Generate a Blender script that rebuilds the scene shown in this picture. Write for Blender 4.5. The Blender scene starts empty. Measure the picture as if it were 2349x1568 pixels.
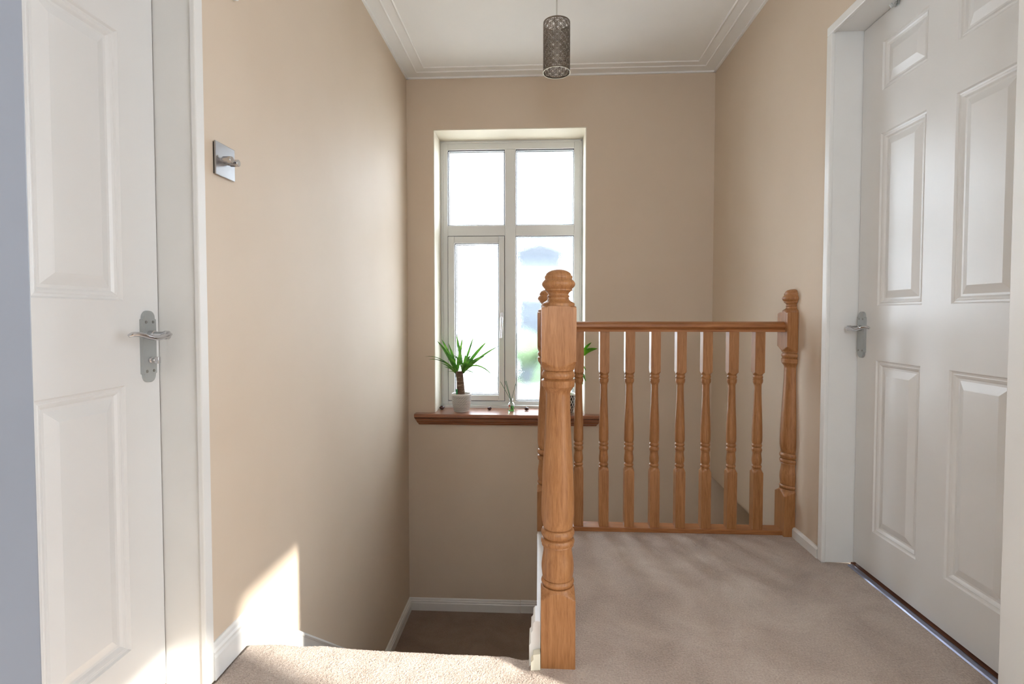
import bpy, bmesh, math, random
from mathutils import Vector, Matrix, noise

random.seed(7)
scene = bpy.context.scene
COL = scene.collection
PI = math.pi

# ------------------------------------------------------------ camera, world, sun, exposure
FPX = 1195.0
cam_data = bpy.data.cameras.new('camera')
cam_data.sensor_width = 36.0
cam_data.lens = FPX / 2349.0 * 36.0
cam_data.shift_y = -23.5 / 2349.0
cam_data.clip_start = 0.02
cam = bpy.data.objects.new('camera', cam_data)
COL.objects.link(cam)
cam.location = (0, 0, 0.94)
cam.rotation_euler = (PI / 2 - math.atan(38.5 / FPX), 0, math.atan(61 / FPX))
scene.camera = cam

world = bpy.data.worlds.new('sky')
scene.world = world
world.use_nodes = True
bg = world.node_tree.nodes['Background']
bg.inputs[0].default_value = (0.80, 0.90, 1.0, 1)
SKY_FAR, SKY_SUN = 10.0, 5.2       # sky brightness away from and towards the sun
_n = world.node_tree.nodes; _l = world.node_tree.links
_tc = _n.new('ShaderNodeTexCoord')
_dp = _n.new('ShaderNodeVectorMath'); _dp.operation = 'DOT_PRODUCT'
_sd = Vector((0.62, -0.75, 0.24)).normalized()
_dp.inputs[1].default_value = _sd
_l.new(_tc.outputs['Generated'], _dp.inputs[0])
_mr = _n.new('ShaderNodeMapRange'); _mr.interpolation_type = 'SMOOTHSTEP'
_mr.inputs['From Min'].default_value = -0.35; _mr.inputs['From Max'].default_value = 1.0
_mr.inputs['To Min'].default_value = SKY_FAR; _mr.inputs['To Max'].default_value = SKY_SUN
_l.new(_dp.outputs['Value'], _mr.inputs['Value'])
_l.new(_mr.outputs['Result'], bg.inputs[1])

sun_data = bpy.data.lights.new('sun', 'SUN')
sun_data.energy = 8.5
sun_data.angle = math.radians(0.9)
sun_data.color = (1.0, 0.96, 0.88)
sun = bpy.data.objects.new('sun', sun_data)
COL.objects.link(sun)
sun.rotation_euler = Vector((-1, 0.5, -1.118 * math.tan(math.radians(24)))).to_track_quat('-Z', 'Y').to_euler()

scene.view_settings.view_transform = 'Standard'
scene.view_settings.look = 'None'
scene.view_settings.exposure = 0.42
scene.view_settings.gamma = 1.0
scene.view_settings.use_curve_mapping = False

# ------------------------------------------------------------ materials
def srgb(r, g, b):
    f = lambda c: (c / 255 / 12.92) if c / 255 <= 0.04045 else ((c / 255 + 0.055) / 1.055) ** 2.4
    return (f(r), f(g), f(b), 1)

def new_mat(name):
    m = bpy.data.materials.new(name)
    m.use_nodes = True
    nt = m.node_tree
    return m, nt, nt.nodes['Principled BSDF']

def coords(nt, scale, rand=False):
    tc = nt.nodes.new('ShaderNodeTexCoord')
    mp = nt.nodes.new('ShaderNodeMapping')
    mp.inputs['Scale'].default_value = scale
    nt.links.new(tc.outputs['Object'], mp.inputs['Vector'])
    if rand:
        oi = nt.nodes.new('ShaderNodeObjectInfo')
        mu = nt.nodes.new('ShaderNodeMath'); mu.operation = 'MULTIPLY'; mu.inputs[1].default_value = 37.0
        nt.links.new(oi.outputs['Random'], mu.inputs[0])
        cb = nt.nodes.new('ShaderNodeCombineXYZ')
        for i in range(3): nt.links.new(mu.outputs[0], cb.inputs[i])
        nt.links.new(cb.outputs[0], mp.inputs['Location'])
    return mp

def noise_node(nt, vec, scale, detail=3.0, rough=0.5, dist=0.0):
    n = nt.nodes.new('ShaderNodeTexNoise')
    n.inputs['Scale'].default_value = scale
    n.inputs['Detail'].default_value = detail
    n.inputs['Roughness'].default_value = rough
    n.inputs['Distortion'].default_value = dist
    nt.links.new(vec, n.inputs['Vector'])
    return n

def ramp(nt, fac, stops):
    r = nt.nodes.new('ShaderNodeValToRGB')
    els = r.color_ramp.elements
    while len(els) < len(stops): els.new(0.5)
    for e, (p, c) in zip(els, stops):
        e.position = p; e.color = c
    nt.links.new(fac, r.inputs[0])
    return r

def bump(nt, b, height, strength, dist=0.001, prev=None):
    n = nt.nodes.new('ShaderNodeBump')
    n.inputs['Strength'].default_value = strength
    n.inputs['Distance'].default_value = dist
    nt.links.new(height, n.inputs['Height'])
    if prev: nt.links.new(prev.outputs[0], n.inputs['Normal'])
    nt.links.new(n.outputs[0], b.inputs['Normal'])
    return n

def flat(name, col, rough=0.5, metal=0.0, var=0.03, bscale=60, bstr=0.06):
    m, nt, b = new_mat(name)
    mp = coords(nt, (1, 1, 1))
    n = noise_node(nt, mp.outputs[0], 6.0)
    lo = tuple(c * (1 - var) for c in col[:3]) + (1,)
    hi = tuple(min(1, c * (1 + var)) for c in col[:3]) + (1,)
    r = ramp(nt, n.outputs['Fac'], [(0.3, lo), (0.7, hi)])
    nt.links.new(r.outputs[0], b.inputs['Base Color'])
    b.inputs['Roughness'].default_value = rough
    b.inputs['Metallic'].default_value = metal
    if bstr:
        n2 = noise_node(nt, mp.outputs[0], bscale, 2)
        bump(nt, b, n2.outputs['Fac'], bstr)
    return m

def wall_paint():
    m, nt, b = new_mat('beige_wall_paint')
    mp = coords(nt, (1, 1, 1))
    n = noise_node(nt, mp.outputs[0], 2.2, 4)
    r = ramp(nt, n.outputs['Fac'], [(0.3, srgb(213, 195, 174)), (0.7, srgb(217, 200, 180))])
    nt.links.new(r.outputs[0], b.inputs['Base Color'])
    b.inputs['Roughness'].default_value = 0.62
    b.inputs['Specular IOR Level'].default_value = 0.3
    n2 = noise_node(nt, mp.outputs[0], 260, 3)
    b1 = bump(nt, b, n2.outputs['Fac'], 0.05)
    n3 = noise_node(nt, mp.outputs[0], 3.0, 2)
    bump(nt, b, n3.outputs['Fac'], 0.25, 0.012, b1)
    return m

def wood(name, scale, light, mid, dark, rough=0.4):
    m, nt, b = new_mat(name)
    mp = coords(nt, scale, True)
    n = noise_node(nt, mp.outputs[0], 1.0, 5, 0.6, 1.2)
    fine = noise_node(nt, mp.outputs[0], 5.5, 3, 0.6, 0.3)
    mx = nt.nodes.new('ShaderNodeMath'); mx.operation = 'MULTIPLY_ADD'
    mx.inputs[1].default_value = 0.42
    nt.links.new(fine.outputs['Fac'], mx.inputs[0])
    m2 = nt.nodes.new('ShaderNodeMath'); m2.operation = 'MULTIPLY'; m2.inputs[1].default_value = 0.62
    nt.links.new(n.outputs['Fac'], m2.inputs[0])
    nt.links.new(m2.outputs[0], mx.inputs[2])
    r = ramp(nt, mx.outputs[0], [(0.36, dark), (0.50, mid), (0.66, light)])
    nt.links.new(r.outputs[0], b.inputs['Base Color'])
    b.inputs['Roughness'].default_value = rough
    bump(nt, b, fine.outputs['Fac'], 0.12, 0.0008)
    return m

def carpet(name, cols, strength=0.9):
    m, nt, b = new_mat(name)
    mp = coords(nt, (1, 1, 1))
    v = nt.nodes.new('ShaderNodeTexVoronoi'); v.inputs['Scale'].default_value = 260
    nt.links.new(mp.outputs[0], v.inputs['Vector'])
    n = noise_node(nt, mp.outputs[0], 190, 4, 0.7)
    big = noise_node(nt, mp.outputs[0], 4.5, 4, 0.6, 0.6)
    ad = nt.nodes.new('ShaderNodeMath'); ad.operation = 'MULTIPLY_ADD'; ad.inputs[1].default_value = 0.55
    m2 = nt.nodes.new('ShaderNodeMath'); m2.operation = 'MULTIPLY'; m2.inputs[1].default_value = 0.45
    nt.links.new(big.outputs['Fac'], m2.inputs[0])
    nt.links.new(n.outputs['Fac'], ad.inputs[0]); nt.links.new(m2.outputs[0], ad.inputs[2])
    r = ramp(nt, ad.outputs[0], [(0.34, cols[0]), (0.5, cols[1]), (0.64, cols[2])])
    nt.links.new(r.outputs[0], b.inputs['Base Color'])
    b.inputs['Roughness'].default_value = 0.95
    b.inputs['Specular IOR Level'].default_value = 0.1
    b.inputs['Sheen Weight'].default_value = 0.25
    b1 = bump(nt, b, n.outputs['Fac'], strength, 0.004)
    bump(nt, b, v.outputs['Distance'], strength * 0.6, 0.003, b1)
    return m

def white_grain(name, col, rough=0.32):
    m, nt, b = new_mat(name)
    mp = coords(nt, (60, 60, 4))
    n = noise_node(nt, mp.outputs[0], 3.0, 4, 0.6, 1.5)
    b.inputs['Base Color'].default_value = col
    mp2 = coords(nt, (1, 1, 1))
    n2 = noise_node(nt, mp2.outputs[0], 5, 2)
    r = ramp(nt, n2.outputs['Fac'], [(0.3, tuple(c * 0.97 for c in col[:3]) + (1,)), (0.7, col)])
    nt.links.new(r.outputs[0], b.inputs['Base Color'])
    b.inputs['Roughness'].default_value = rough
    bump(nt, b, n.outputs['Fac'], 0.10, 0.0006)
    return m

def frosted():
    m, nt, b = new_mat('obscured_window_glass')
    out = nt.nodes['Material Output']
    nt.nodes.remove(b)
    tr = nt.nodes.new('ShaderNodeBsdfTransparent')
    rf = nt.nodes.new('ShaderNodeBsdfRefraction')
    rf.inputs['Roughness'].default_value = 0.0
    rf.inputs['IOR'].default_value = 1.25
    gl = nt.nodes.new('ShaderNodeBsdfGlossy'); gl.inputs['Roughness'].default_value = 0.15
    mp = coords(nt, (1, 1, 1))
    n = noise_node(nt, mp.outputs[0], 170, 2, 0.6)
    bp = nt.nodes.new('ShaderNodeBump'); bp.inputs['Strength'].default_value = 1.0; bp.inputs['Distance'].default_value = 0.00045
    nt.links.new(n.outputs['Fac'], bp.inputs['Height'])
    nt.links.new(bp.outputs[0], rf.inputs['Normal'])
    nt.links.new(bp.outputs[0], gl.inputs['Normal'])
    m1 = nt.nodes.new('ShaderNodeMixShader'); m1.inputs[0].default_value = 0.85
    nt.links.new(tr.outputs[0], m1.inputs[1]); nt.links.new(rf.outputs[0], m1.inputs[2])
    m2 = nt.nodes.new('ShaderNodeMixShader'); m2.inputs[0].default_value = 0.04
    nt.links.new(m1.outputs[0], m2.inputs[1]); nt.links.new(gl.outputs[0], m2.inputs[2])
    nt.links.new(m2.outputs[0], out.inputs['Surface'])
    return m

M = {}
M['wall'] = wall_paint()
M['ceiling'] = flat('white_ceiling_paint', srgb(244, 244, 243), 0.8, 0, 0.01, 200, 0.04)
M['gloss'] = flat('white_gloss_trim', srgb(232, 231, 228), 0.3, 0, 0.02, 30, 0.05)
M['door'] = white_grain('white_door_paint', srgb(226, 225, 223))
M['wood'] = wood('turned_hardwood', (85, 85, 5.0), srgb(178, 127, 81), srgb(161, 110, 66), srgb(138, 89, 50))
M['wood_x'] = wood('rail_hardwood', (3.2, 55, 55), srgb(176, 120, 73), srgb(158, 102, 59), srgb(134, 82, 44))
M['wood_y'] = wood('side_rail_hardwood', (55, 3.2, 55), srgb(176, 120, 73), srgb(158, 102, 59), srgb(134, 82, 44))
M['sill'] = wood('stained_sill_wood', (3.0, 50, 50), srgb(160, 100, 62), srgb(142, 84, 50), srgb(116, 66, 38), 0.28)
M['sill'].node_tree.nodes['Principled BSDF'].inputs['Coat Weight'].default_value = 1.0
M['sill'].node_tree.nodes['Principled BSDF'].inputs['Coat Roughness'].default_value = 0.35
M['carpet'] = carpet('beige_carpet', (srgb(158, 141, 128), srgb(192, 174, 160), srgb(214, 200, 187)))
M['carpet_shaded'] = carpet('shaded_landing_carpet', (srgb(118, 98, 84), srgb(144, 122, 106), srgb(158, 138, 122)))  # darker copy of the carpet; stairwell shade is put into its colour
M['upvc'] = flat('white_window_plastic', srgb(222, 222, 219), 0.35, 0, 0.01, 20, 0.02)
M['gasket'] = flat('dark_glazing_gasket', srgb(45, 45, 48), 0.6)
M['spacer'] = flat('aluminium_spacer', srgb(190, 195, 200), 0.3, 0.9, 0.02)
M['glass'] = frosted()
M['chrome'] = flat('polished_chrome', srgb(205, 205, 208), 0.12, 1.0, 0.02, 30, 0.0)
M['satin'] = flat('satin_nickel', srgb(176, 180, 180), 0.36, 0.6, 0.16, 40, 0.04)
M['steel'] = flat('brushed_steel', srgb(172, 172, 174), 0.28, 0.95, 0.06, 80, 0.03)
M['screw'] = flat('screw_metal', srgb(150, 148, 144), 0.4, 0.9, 0.1, 100, 0.03)
M['dark'] = flat('dark_recess', srgb(30, 24, 20), 0.8)
M['bronze'] = flat('dark_bronze_shade', srgb(128, 118, 108), 0.36, 0.85, 0.15, 60, 0.05)
M['rim'] = flat('pale_rim_metal', srgb(190, 186, 172), 0.35, 0.7, 0.05)
M['cord'] = flat('white_flex', srgb(205, 203, 198), 0.5)
M['bulb'] = flat('opal_bulb', srgb(225, 222, 214), 0.3)
M['leaf'] = None
M['soil'] = flat('potting_soil', srgb(52, 38, 28), 0.95, 0, 0.3, 90, 0.8)
M['pot_white'] = flat('white_ceramic', srgb(222, 218, 212), 0.35)
M['pot_black'] = flat('black_ceramic', srgb(24, 24, 26), 0.35)
M['conker'] = flat('conker_brown', srgb(66, 34, 28), 0.3, 0, 0.3, 50, 0.3)
M['tag_green'] = flat('green_plastic_tag', srgb(38, 130, 70), 0.5)
M['reed'] = flat('green_reed', srgb(40, 112, 78), 0.7)
M['brown_gap'] = flat('bare_timber_threshold', srgb(104, 62, 40), 0.7, 0, 0.15)
M['strip'] = flat('anodised_threshold_strip', srgb(140, 142, 160), 0.28, 0.9, 0.05)
M['red_label'] = flat('red_label', srgb(170, 50, 40), 0.5)
M['paper'] = flat('paper_label', srgb(215, 195, 175), 0.6)
M['cream'] = flat('cream_filler_paint', srgb(232, 228, 208), 0.6, 0, 0.04, 60, 0.2)
M['house'] = flat('grey_render', srgb(76, 84, 94), 0.9, 0, 0.06, 8, 0.2)
M['roofing'] = flat('slate_roof', srgb(110, 114, 122), 0.9, 0, 0.1, 10, 0.3)
M['paving'] = flat('pale_bounce_paving', srgb(172, 168, 160), 0.95, 0, 0.1, 10, 0.4)  # paving, made pale to bounce light through the window onto the ceiling
M['hedge'] = flat('hedge_leaves', srgb(92, 112, 84), 0.9, 0, 0.3, 14, 0.8)

def leaf_mat(name, a, b_, c):
    m, nt, b = new_mat(name)
    mp = coords(nt, (1, 1, 1))
    n = noise_node(nt, mp.outputs[0], 22, 3)
    r = ramp(nt, n.outputs['Fac'], [(0.32, a), (0.5, b_), (0.7, c)])
    nt.links.new(r.outputs[0], b.inputs['Base Color'])
    b.inputs['Roughness'].default_value = 0.38
    tl = nt.nodes.new('ShaderNodeBsdfTranslucent')
    nt.links.new(r.outputs[0], tl.inputs['Color'])
    mx = nt.nodes.new('ShaderNodeMixShader'); mx.inputs[0].default_value = 0.25
    nt.links.new(b.outputs[0], mx.inputs[1]); nt.links.new(tl.outputs[0], mx.inputs[2])
    nt.links.new(mx.outputs[0], nt.nodes['Material Output'].inputs['Surface'])
    return m
M['leaf'] = leaf_mat('yucca_leaf', srgb(44, 84, 34), srgb(78, 132, 44), srgb(118, 168, 62))
M['leaf2'] = leaf_mat('houseplant_leaf', srgb(50, 104, 28), srgb(92, 160, 34), srgb(120, 190, 50))

def bark():
    m, nt, b = new_mat('cane_bark')
    mp = coords(nt, (18, 18, 90))
    n = noise_node(nt, mp.outputs[0], 1.0, 4, 0.7, 0.8)
    r = ramp(nt, n.outputs['Fac'], [(0.35, srgb(74, 54, 42)), (0.55, srgb(116, 92, 74)), (0.72, srgb(176, 156, 134))])
    nt.links.new(r.outputs[0], b.inputs['Base Color'])
    b.inputs['Roughness'].default_value = 0.9
    bump(nt, b, n.outputs['Fac'], 0.9, 0.004)
    return m
M['bark'] = bark()

def clear_glass(name, col, rough=0.02):
    m, nt, b = new_mat(name)
    b.inputs['Base Color'].default_value = col
    b.inputs['Roughness'].default_value = rough
    b.inputs['Transmission Weight'].default_value = 1.0
    b.inputs['IOR'].default_value = 1.35
    return m
M['clear'] = clear_glass('clear_bottle_glass', (0.97, 0.99, 0.98, 1))
M['liquid'] = clear_glass('green_fragrance_oil', srgb(120, 235, 120))

# ------------------------------------------------------------ mesh helpers
class MB:
    def __init__(self):
        self.v = []; self.f = []; self.mi = []; self.sm = []
    def add(self, vs, fs, mi=0, smooth=False):
        o = len(self.v)
        self.v += [tuple(v) for v in vs]
        for f in fs:
            self.f.append([i + o for i in f]); self.mi.append(mi); self.sm.append(smooth)
        return self
    def box(self, x0, x1, y0, y1, z0, z1, mi=0):
        vs = [(x, y, z) for x in (x0, x1) for y in (y0, y1) for z in (z0, z1)]
        fs = [(0, 1, 3, 2), (4, 6, 7, 5), (0, 4, 5, 1), (2, 3, 7, 6), (0, 2, 6, 4), (1, 5, 7, 3)]
        return self.add(vs, fs, mi)
    def prism(self, pts, axis, a, b, mi=0, smooth=False):
        """closed 2-D outline extruded along an axis; outline coordinates are the other two axes in x,y,z order"""
        def mk(p, t):
            return {'x': (t, p[0], p[1]), 'y': (p[0], t, p[1]), 'z': (p[0], p[1], t)}[axis]
        n = len(pts)
        vs = [mk(p, a) for p in pts] + [mk(p, b) for p in pts]
        fs = [(i, (i + 1) % n, n + (i + 1) % n, n + i) for i in range(n)]
        self.add(vs, fs, mi, smooth)
        self.add(vs, [tuple(range(n)), tuple(range(2 * n - 1, n - 1, -1))], mi)
        return self
    def lathe(self, prof, seg=32, c=(0, 0, 0), mi=0, square=None, cap=True, smooth=True, axis='z', mat_fn=None):
        """prof: (z, r) list; square = half width of the stock the shape is turned from"""
        vs = []; fs = []
        for z, r in prof:
            for k in range(seg):
                a = 2 * PI * k / seg
                rr = r
                if square:
                    rr = min(r, square / max(abs(math.cos(a)), abs(math.sin(a))))
                p = (rr * math.cos(a), rr * math.sin(a), z)
                if axis == 'x': p = (p[2], p[0], p[1])
                elif axis == 'y': p = (p[0], p[2], p[1])
                vs.append((p[0] + c[0], p[1] + c[1], p[2] + c[2]))
        o = len(self.v)
        self.v += vs
        for i in range(len(prof) - 1):
            for k in range(seg):
                k2 = (k + 1) % seg
                self.f.append([o + i * seg + k, o + i * seg + k2, o + (i + 1) * seg + k2, o + (i + 1) * seg + k])
                self.mi.append(mat_fn(i, k) if mat_fn else mi); self.sm.append(smooth)
        if cap:
            for i in (0, len(prof) - 1):
                if prof[i][1] > 1e-5:
                    self.f.append([o + i * seg + k for k in range(seg)]); self.mi.append(mi); self.sm.append(False)
        return self
    def tube(self, pts, rad, seg=8, mi=0, flat=1.0, up=(0, 0, 1)):
        pts = [Vector(p) for p in pts]
        n = len(pts)
        rads = rad if isinstance(rad, (list, tuple)) else [rad] * n
        o = len(self.v)
        for i, p in enumerate(pts):
            t = (pts[min(i + 1, n - 1)] - pts[max(i - 1, 0)]).normalized()
            u = Vector(up)
            if abs(t.dot(u)) > 0.95: u = Vector((1, 0, 0))
            s = t.cross(u).normalized(); w = s.cross(t).normalized()
            for k in range(seg):
                a = 2 * PI * k / seg
                self.v.append(tuple(p + s * math.cos(a) * rads[i] + w * math.sin(a) * rads[i] * flat))
        for i in range(n - 1):
            for k in range(seg):
                k2 = (k + 1) % seg
                self.f.append([o + i * seg + k, o + i * seg + k2, o + (i + 1) * seg + k2, o + (i + 1) * seg + k])
                self.mi.append(mi); self.sm.append(True)
        for i in (0, n - 1):
            self.f.append([o + i * seg + k for k in range(seg)]); self.mi.append(mi); self.sm.append(False)
        return self
    def build(self, name, mats, parent=None, bevel=0.0, angle=35, loc=None, clip=None):
        bm = bmesh.new()
        bv = [bm.verts.new(v) for v in self.v]
        for f, mi, s in zip(self.f, self.mi, self.sm):
            try:
                fc = bm.faces.new([bv[i] for i in f]); fc.material_index = mi; fc.smooth = s
            except ValueError:
                pass
        if any(self.sm): bmesh.ops.remove_doubles(bm, verts=bm.verts, dist=1e-6)
        bmesh.ops.recalc_face_normals(bm, faces=bm.faces)
        if clip:
            co, no = clip
            r = bmesh.ops.bisect_plane(bm, geom=bm.verts[:] + bm.edges[:] + bm.faces[:], plane_co=co, plane_no=no, clear_outer=True)
            ed = [e for e in r['geom_cut'] if isinstance(e, bmesh.types.BMEdge)]
            if ed: bmesh.ops.holes_fill(bm, edges=ed, sides=0)
        me = bpy.data.meshes.new(name)
        bm.to_mesh(me); bm.free()
        for m in (mats if isinstance(mats, (list, tuple)) else [mats]): me.materials.append(m)
        if any(self.sm): me.set_sharp_from_angle(angle=math.radians(angle))
        o = bpy.data.objects.new(name, me)
        COL.objects.link(o)
        if parent: o.parent = parent
        if loc: o.location = loc
        if bevel:
            md = o.modifiers.new('bevel', 'BEVEL'); md.width = bevel; md.segments = 2; md.limit_method = 'ANGLE'
            md.angle_limit = math.radians(40)
        return o

def structure(o):
    o['kind'] = 'structure'; return o
def tag(o, label, cat, group=None):
    o['label'] = label; o['category'] = cat
    if group: o['group'] = group
    return o
def empty(name, loc, kind=None, label=None, cat=None, group=None):
    o = bpy.data.objects.new(name, None); COL.objects.link(o)
    o.location = loc; o.empty_display_size = 0.05
    if kind: o['kind'] = kind
    if label: tag(o, label, cat, group)
    return o

# ------------------------------------------------------------ the room
XL, XR, YB, ZC = -0.842, 1.086, 3.32, 2.44
YREAR = -1.2
LD0, LD1 = 0.478, 1.240      # left door opening (along y)
RD0, RD1 = 1.243, 2.010      # right door opening
LOW = -2.7

b = MB()
b.box(XL - 0.12, XL, YREAR, LD0 - 0.02, LOW, ZC).box(XL - 0.12, XL, LD0 - 0.02, LD1 + 0.02, 2.0, ZC).box(XL - 0.12, XL, LD0 - 0.02, LD1 + 0.02, LOW, 0.0).box(XL - 0.12, XL, LD1 + 0.02, YB + 0.25, LOW, ZC)
structure(b.build('wall_left', M['wall']))

b = MB()
b.box(XR, XR + 0.12, YREAR, -0.30, -0.075, ZC).box(XR, XR + 0.12, -0.30, 0.80, 2.0, ZC).box(XR, XR + 0.12, 0.80, RD0 - 0.02, -0.075, ZC)
b.box(XR, XR + 0.12, RD0 - 0.02, RD1 + 0.02, 1.996, ZC).box(XR, XR + 0.12, RD1 + 0.02, YB, -0.075, ZC)
b.box(XR + 0.12, XR + 0.45, RD1, YB, -0.2, -0.075)
structure(b.build('wall_right', M['wall']))
structure(MB().box(XR + 0.36, XR + 0.46, 1.2, YB, LOW, -0.2).build('wall_hall_right', M['wall']))
structure(MB().box(0.03, XR + 0.36, 1.2, 1.3, LOW, -0.22).build('wall_hall_front', M['wall']))
structure(MB().box(XL, XR + 0.5, 1.2, YB, LOW - 0.1, LOW).build('floor_hall', M['carpet_shaded']))

# back wall with the window hole and slightly rounded plaster reveal
WX0, WX1, WZ0, WZ1 = -0.672, 0.299, 0.306, 2.117
b = MB()
BW = YB + 0.30
b.box(XL - 0.12, WX0, YB, BW, LOW, ZC + 0.1).box(WX1, XR + 0.5, YB, BW, LOW, ZC + 0.1)
b.box(WX0, WX1, YB, BW, WZ1, ZC + 0.1).box(WX0, WX1, YB, BW, LOW, WZ0 - 0.025)
structure(b.build('wall_back', M['wall']))
# pale painted plaster lining of the reveal
b = MB()
b.box(WX0, WX0 + 0.006, YB + 0.002, YB + 0.27, WZ0, WZ1).box(WX1 - 0.006, WX1, YB + 0.002, YB + 0.27, WZ0, WZ1).box(WX0, WX1, YB + 0.002, YB + 0.27, WZ1 - 0.006, WZ1)
structure(b.build('trim_window_reveal', flat('cream_reveal_paint', srgb(232, 224, 206), 0.6)))

structure(MB().box(XL - 0.12, 3.8, -2.7, YB + 0.3, ZC, ZC + 0.12).build('ceiling', M['ceiling']))
# plaster border: two small beads run round the ceiling
def bead(inset, r=0.006):
    mb = MB()
    x0, x1, y1 = XL + inset, XR - inset, YB - inset
    pts = [(x0, YREAR, ZC), (x0, y1, ZC), (x1, y1, ZC), (x1, YREAR, ZC)]
    for p, q in zip(pts[:-1], pts[1:]):
        mb.tube([p, q], r, 8)
    return mb
structure(bead(0.082, 0.0055).build('trim_ceiling_outer', M['ceiling']))
structure(bead(0.140, 0.0055).build('trim_ceiling_inner', M['ceiling']))
b = MB().box(XL, XL + 0.012, YREAR, YB, ZC - 0.008, ZC).box(XR - 0.012, XR, YREAR, YB, ZC - 0.008, ZC).box(XL, XR, YB - 0.012, YB, ZC - 0.008, ZC)
structure(b.build('trim_ceiling_edge', M['ceiling']))

# side room the sun comes through, and the nib of wall beside the camera
b = MB()
b.box(3.6, 3.7, -2.7, 1.2, 0, 0.35).box(3.6, 3.7, -2.7, 1.2, 2.374, ZC)
structure(b.build('wall_side_room', M['wall']))
structure(MB().box(3.62, 3.68, -0.985, -0.845, 0.35, 2.374).build('window_2', M['upvc']))
structure(MB().box(XR + 0.12, 3.6, 1.1, 1.2, 0, ZC).build('wall_side_room_far', M['wall']))
structure(MB().box(XR + 0.12, 3.6, -2.7, -2.6, 0, ZC).build('wall_side_room_near', M['wall']))
structure(MB().box(XR, 3.7, -2.7, 1.2, -0.2, 0).build('floor_side_room', M['carpet']))
b = MB()
b.box(XL, XR, YREAR - 0.1, YREAR, 0, 1.0).box(XL, XR, YREAR - 0.1, YREAR, 2.1, ZC).box(XL, -0.45, YREAR - 0.1, YREAR, 1.0, 2.1).box(0.45, XR, YREAR - 0.1, YREAR, 1.0, 2.1)
structure(b.build('wall_rear', M['wall']))
structure(MB().box(XL, -0.430, 0.27, 0.405, 0, ZC).build('wall_near_nib', M['wall']))
structure(MB().box(-0.430, -0.421, 0.262, 0.413, 0, ZC - 0.001).build('trim_near_jamb', flat('shaded_white_jamb', srgb(136, 140, 149), 0.5), bevel=0.002))  # white lining; its weaker, bluish light is put into the colour
b = MB().box(XR - 0.012, XR + 0.13, 0.80, 0.82, 0, 2.0).box(XR - 0.012, XR + 0.13, -0.32, -0.30, 0, 2.0).box(XR - 0.012, XR + 0.13, -0.32, 0.82, 2.0, 2.02)
structure(b.build('trim_side_doorway', M['gloss']))

# ------------------------------------------------------------ upper floor, nosing and stairs
FY = 2.325
b = MB()
b.box(XL, 0.0, YREAR, 1.12, -0.2, 0).box(0.0, XR, YREAR, FY, -0.2, 0).box(XL, 0.0, 1.12, 1.38, -0.2, -0.007)
b.box(XR, XR + 0.09, RD0, RD1, -0.2, -0.001).box(XL - 0.1, XL, LD0, LD1, -0.2, -0.001)
# looped pile along the landing edge and over the nosing
path = []
y = 1.12
while y < 1.40: path.append((y, 0.0, 0, 1)); y += 0.0032
R = 0.022
for i in range(0, 13):
    a = PI / 2 - i * (PI * 0.62) / 12
    path.append((1.402 + R * math.cos(a), -R + R * math.sin(a), math.cos(a), math.sin(a)))
yy, zz = path[-1][0], path[-1][1]
for i in range(1, 30): path.append((yy - 0.0006 * i, zz - 0.0045 * i, 1, 0))
X0, X1 = -0.832, 0.004
nx = 250
vs = []; fs = []
for j, (py, pz, ny, nz) in enumerate(path):
    for i in range(nx + 1):
        t = i / nx
        x = X0 + (X1 - X0) * t
        sk = (1 - t) * 0.008 - t * 0.008 + 0.004 * math.sin(t * 7)
        dip = -0.010 * math.exp(-((x + 0.045) / 0.03) ** 2) if py > 1.30 else 0
        fall = max(0, (py - 1.30) / 0.1) if py > 1.30 else 0
        h = noise.noise(Vector((x * 210, py * 210, pz * 210))) * 0.0022 + noise.noise(Vector((x * 14, py * 14, pz * 14))) * 0.003 * min(1, fall + 0.3)
        edge = 0.0
        if t < 0.01: edge = -0.006
        vs.append((x, py + sk * min(1, fall) + ny * h, pz + nz * h + 0.001 + edge + dip * min(1, fall)))
for j in range(len(path) - 1):
    for i in range(nx):
        a = j * (nx + 1) + i
        fs.append((a, a + 1, a + nx + 2, a + nx + 1))
b.add(vs, fs, 0, True)
structure(b.build('floor', M['carpet'], angle=80))

# staircase: four treads down to the half landing
st = empty('staircase', (-0.42, 1.40, -0.985), label='carpeted straight flight of stairs going down from the landing edge to the half landing', cat='stairs')
for k in range(4):
    z = -0.197 * (k + 1); y0 = 1.385 + 0.25 * k
    t = MB()
    t.prism([(y0 - 1.40, -0.785 - 0.2), (y0 - 1.40, z + 0.985 - 0.001), (y0 + 0.255 - 1.40, z + 0.985 - 0.001), (y0 + 0.272 - 1.40, z + 0.985 - 0.015), (y0 + 0.262 - 1.40, z + 0.985 - 0.03), (y0 + 0.25 - 1.40, z + 0.985 - 0.035), (y0 + 0.25 - 1.40, -0.985)], 'x', XL + 0.42 + 0.02, 0.42 - 0.03)
    t.build('tread', M['carpet'], st)
structure(MB().box(XL, XR + 0.36, 2.42, YB, -1.15, -0.985).build('floor_half_landing', M['carpet_shaded']))

def sk_prof(h, t):
    # (outward, up) moulding profile
    return [(0, 0), (t, 0), (t, h * 0.62), (t * 0.82, h * 0.70), (t * 0.86, h * 0.78), (t * 0.55, h * 0.84), (t * 0.5, h * 0.94), (t * 0.28, h), (0, h)]
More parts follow.
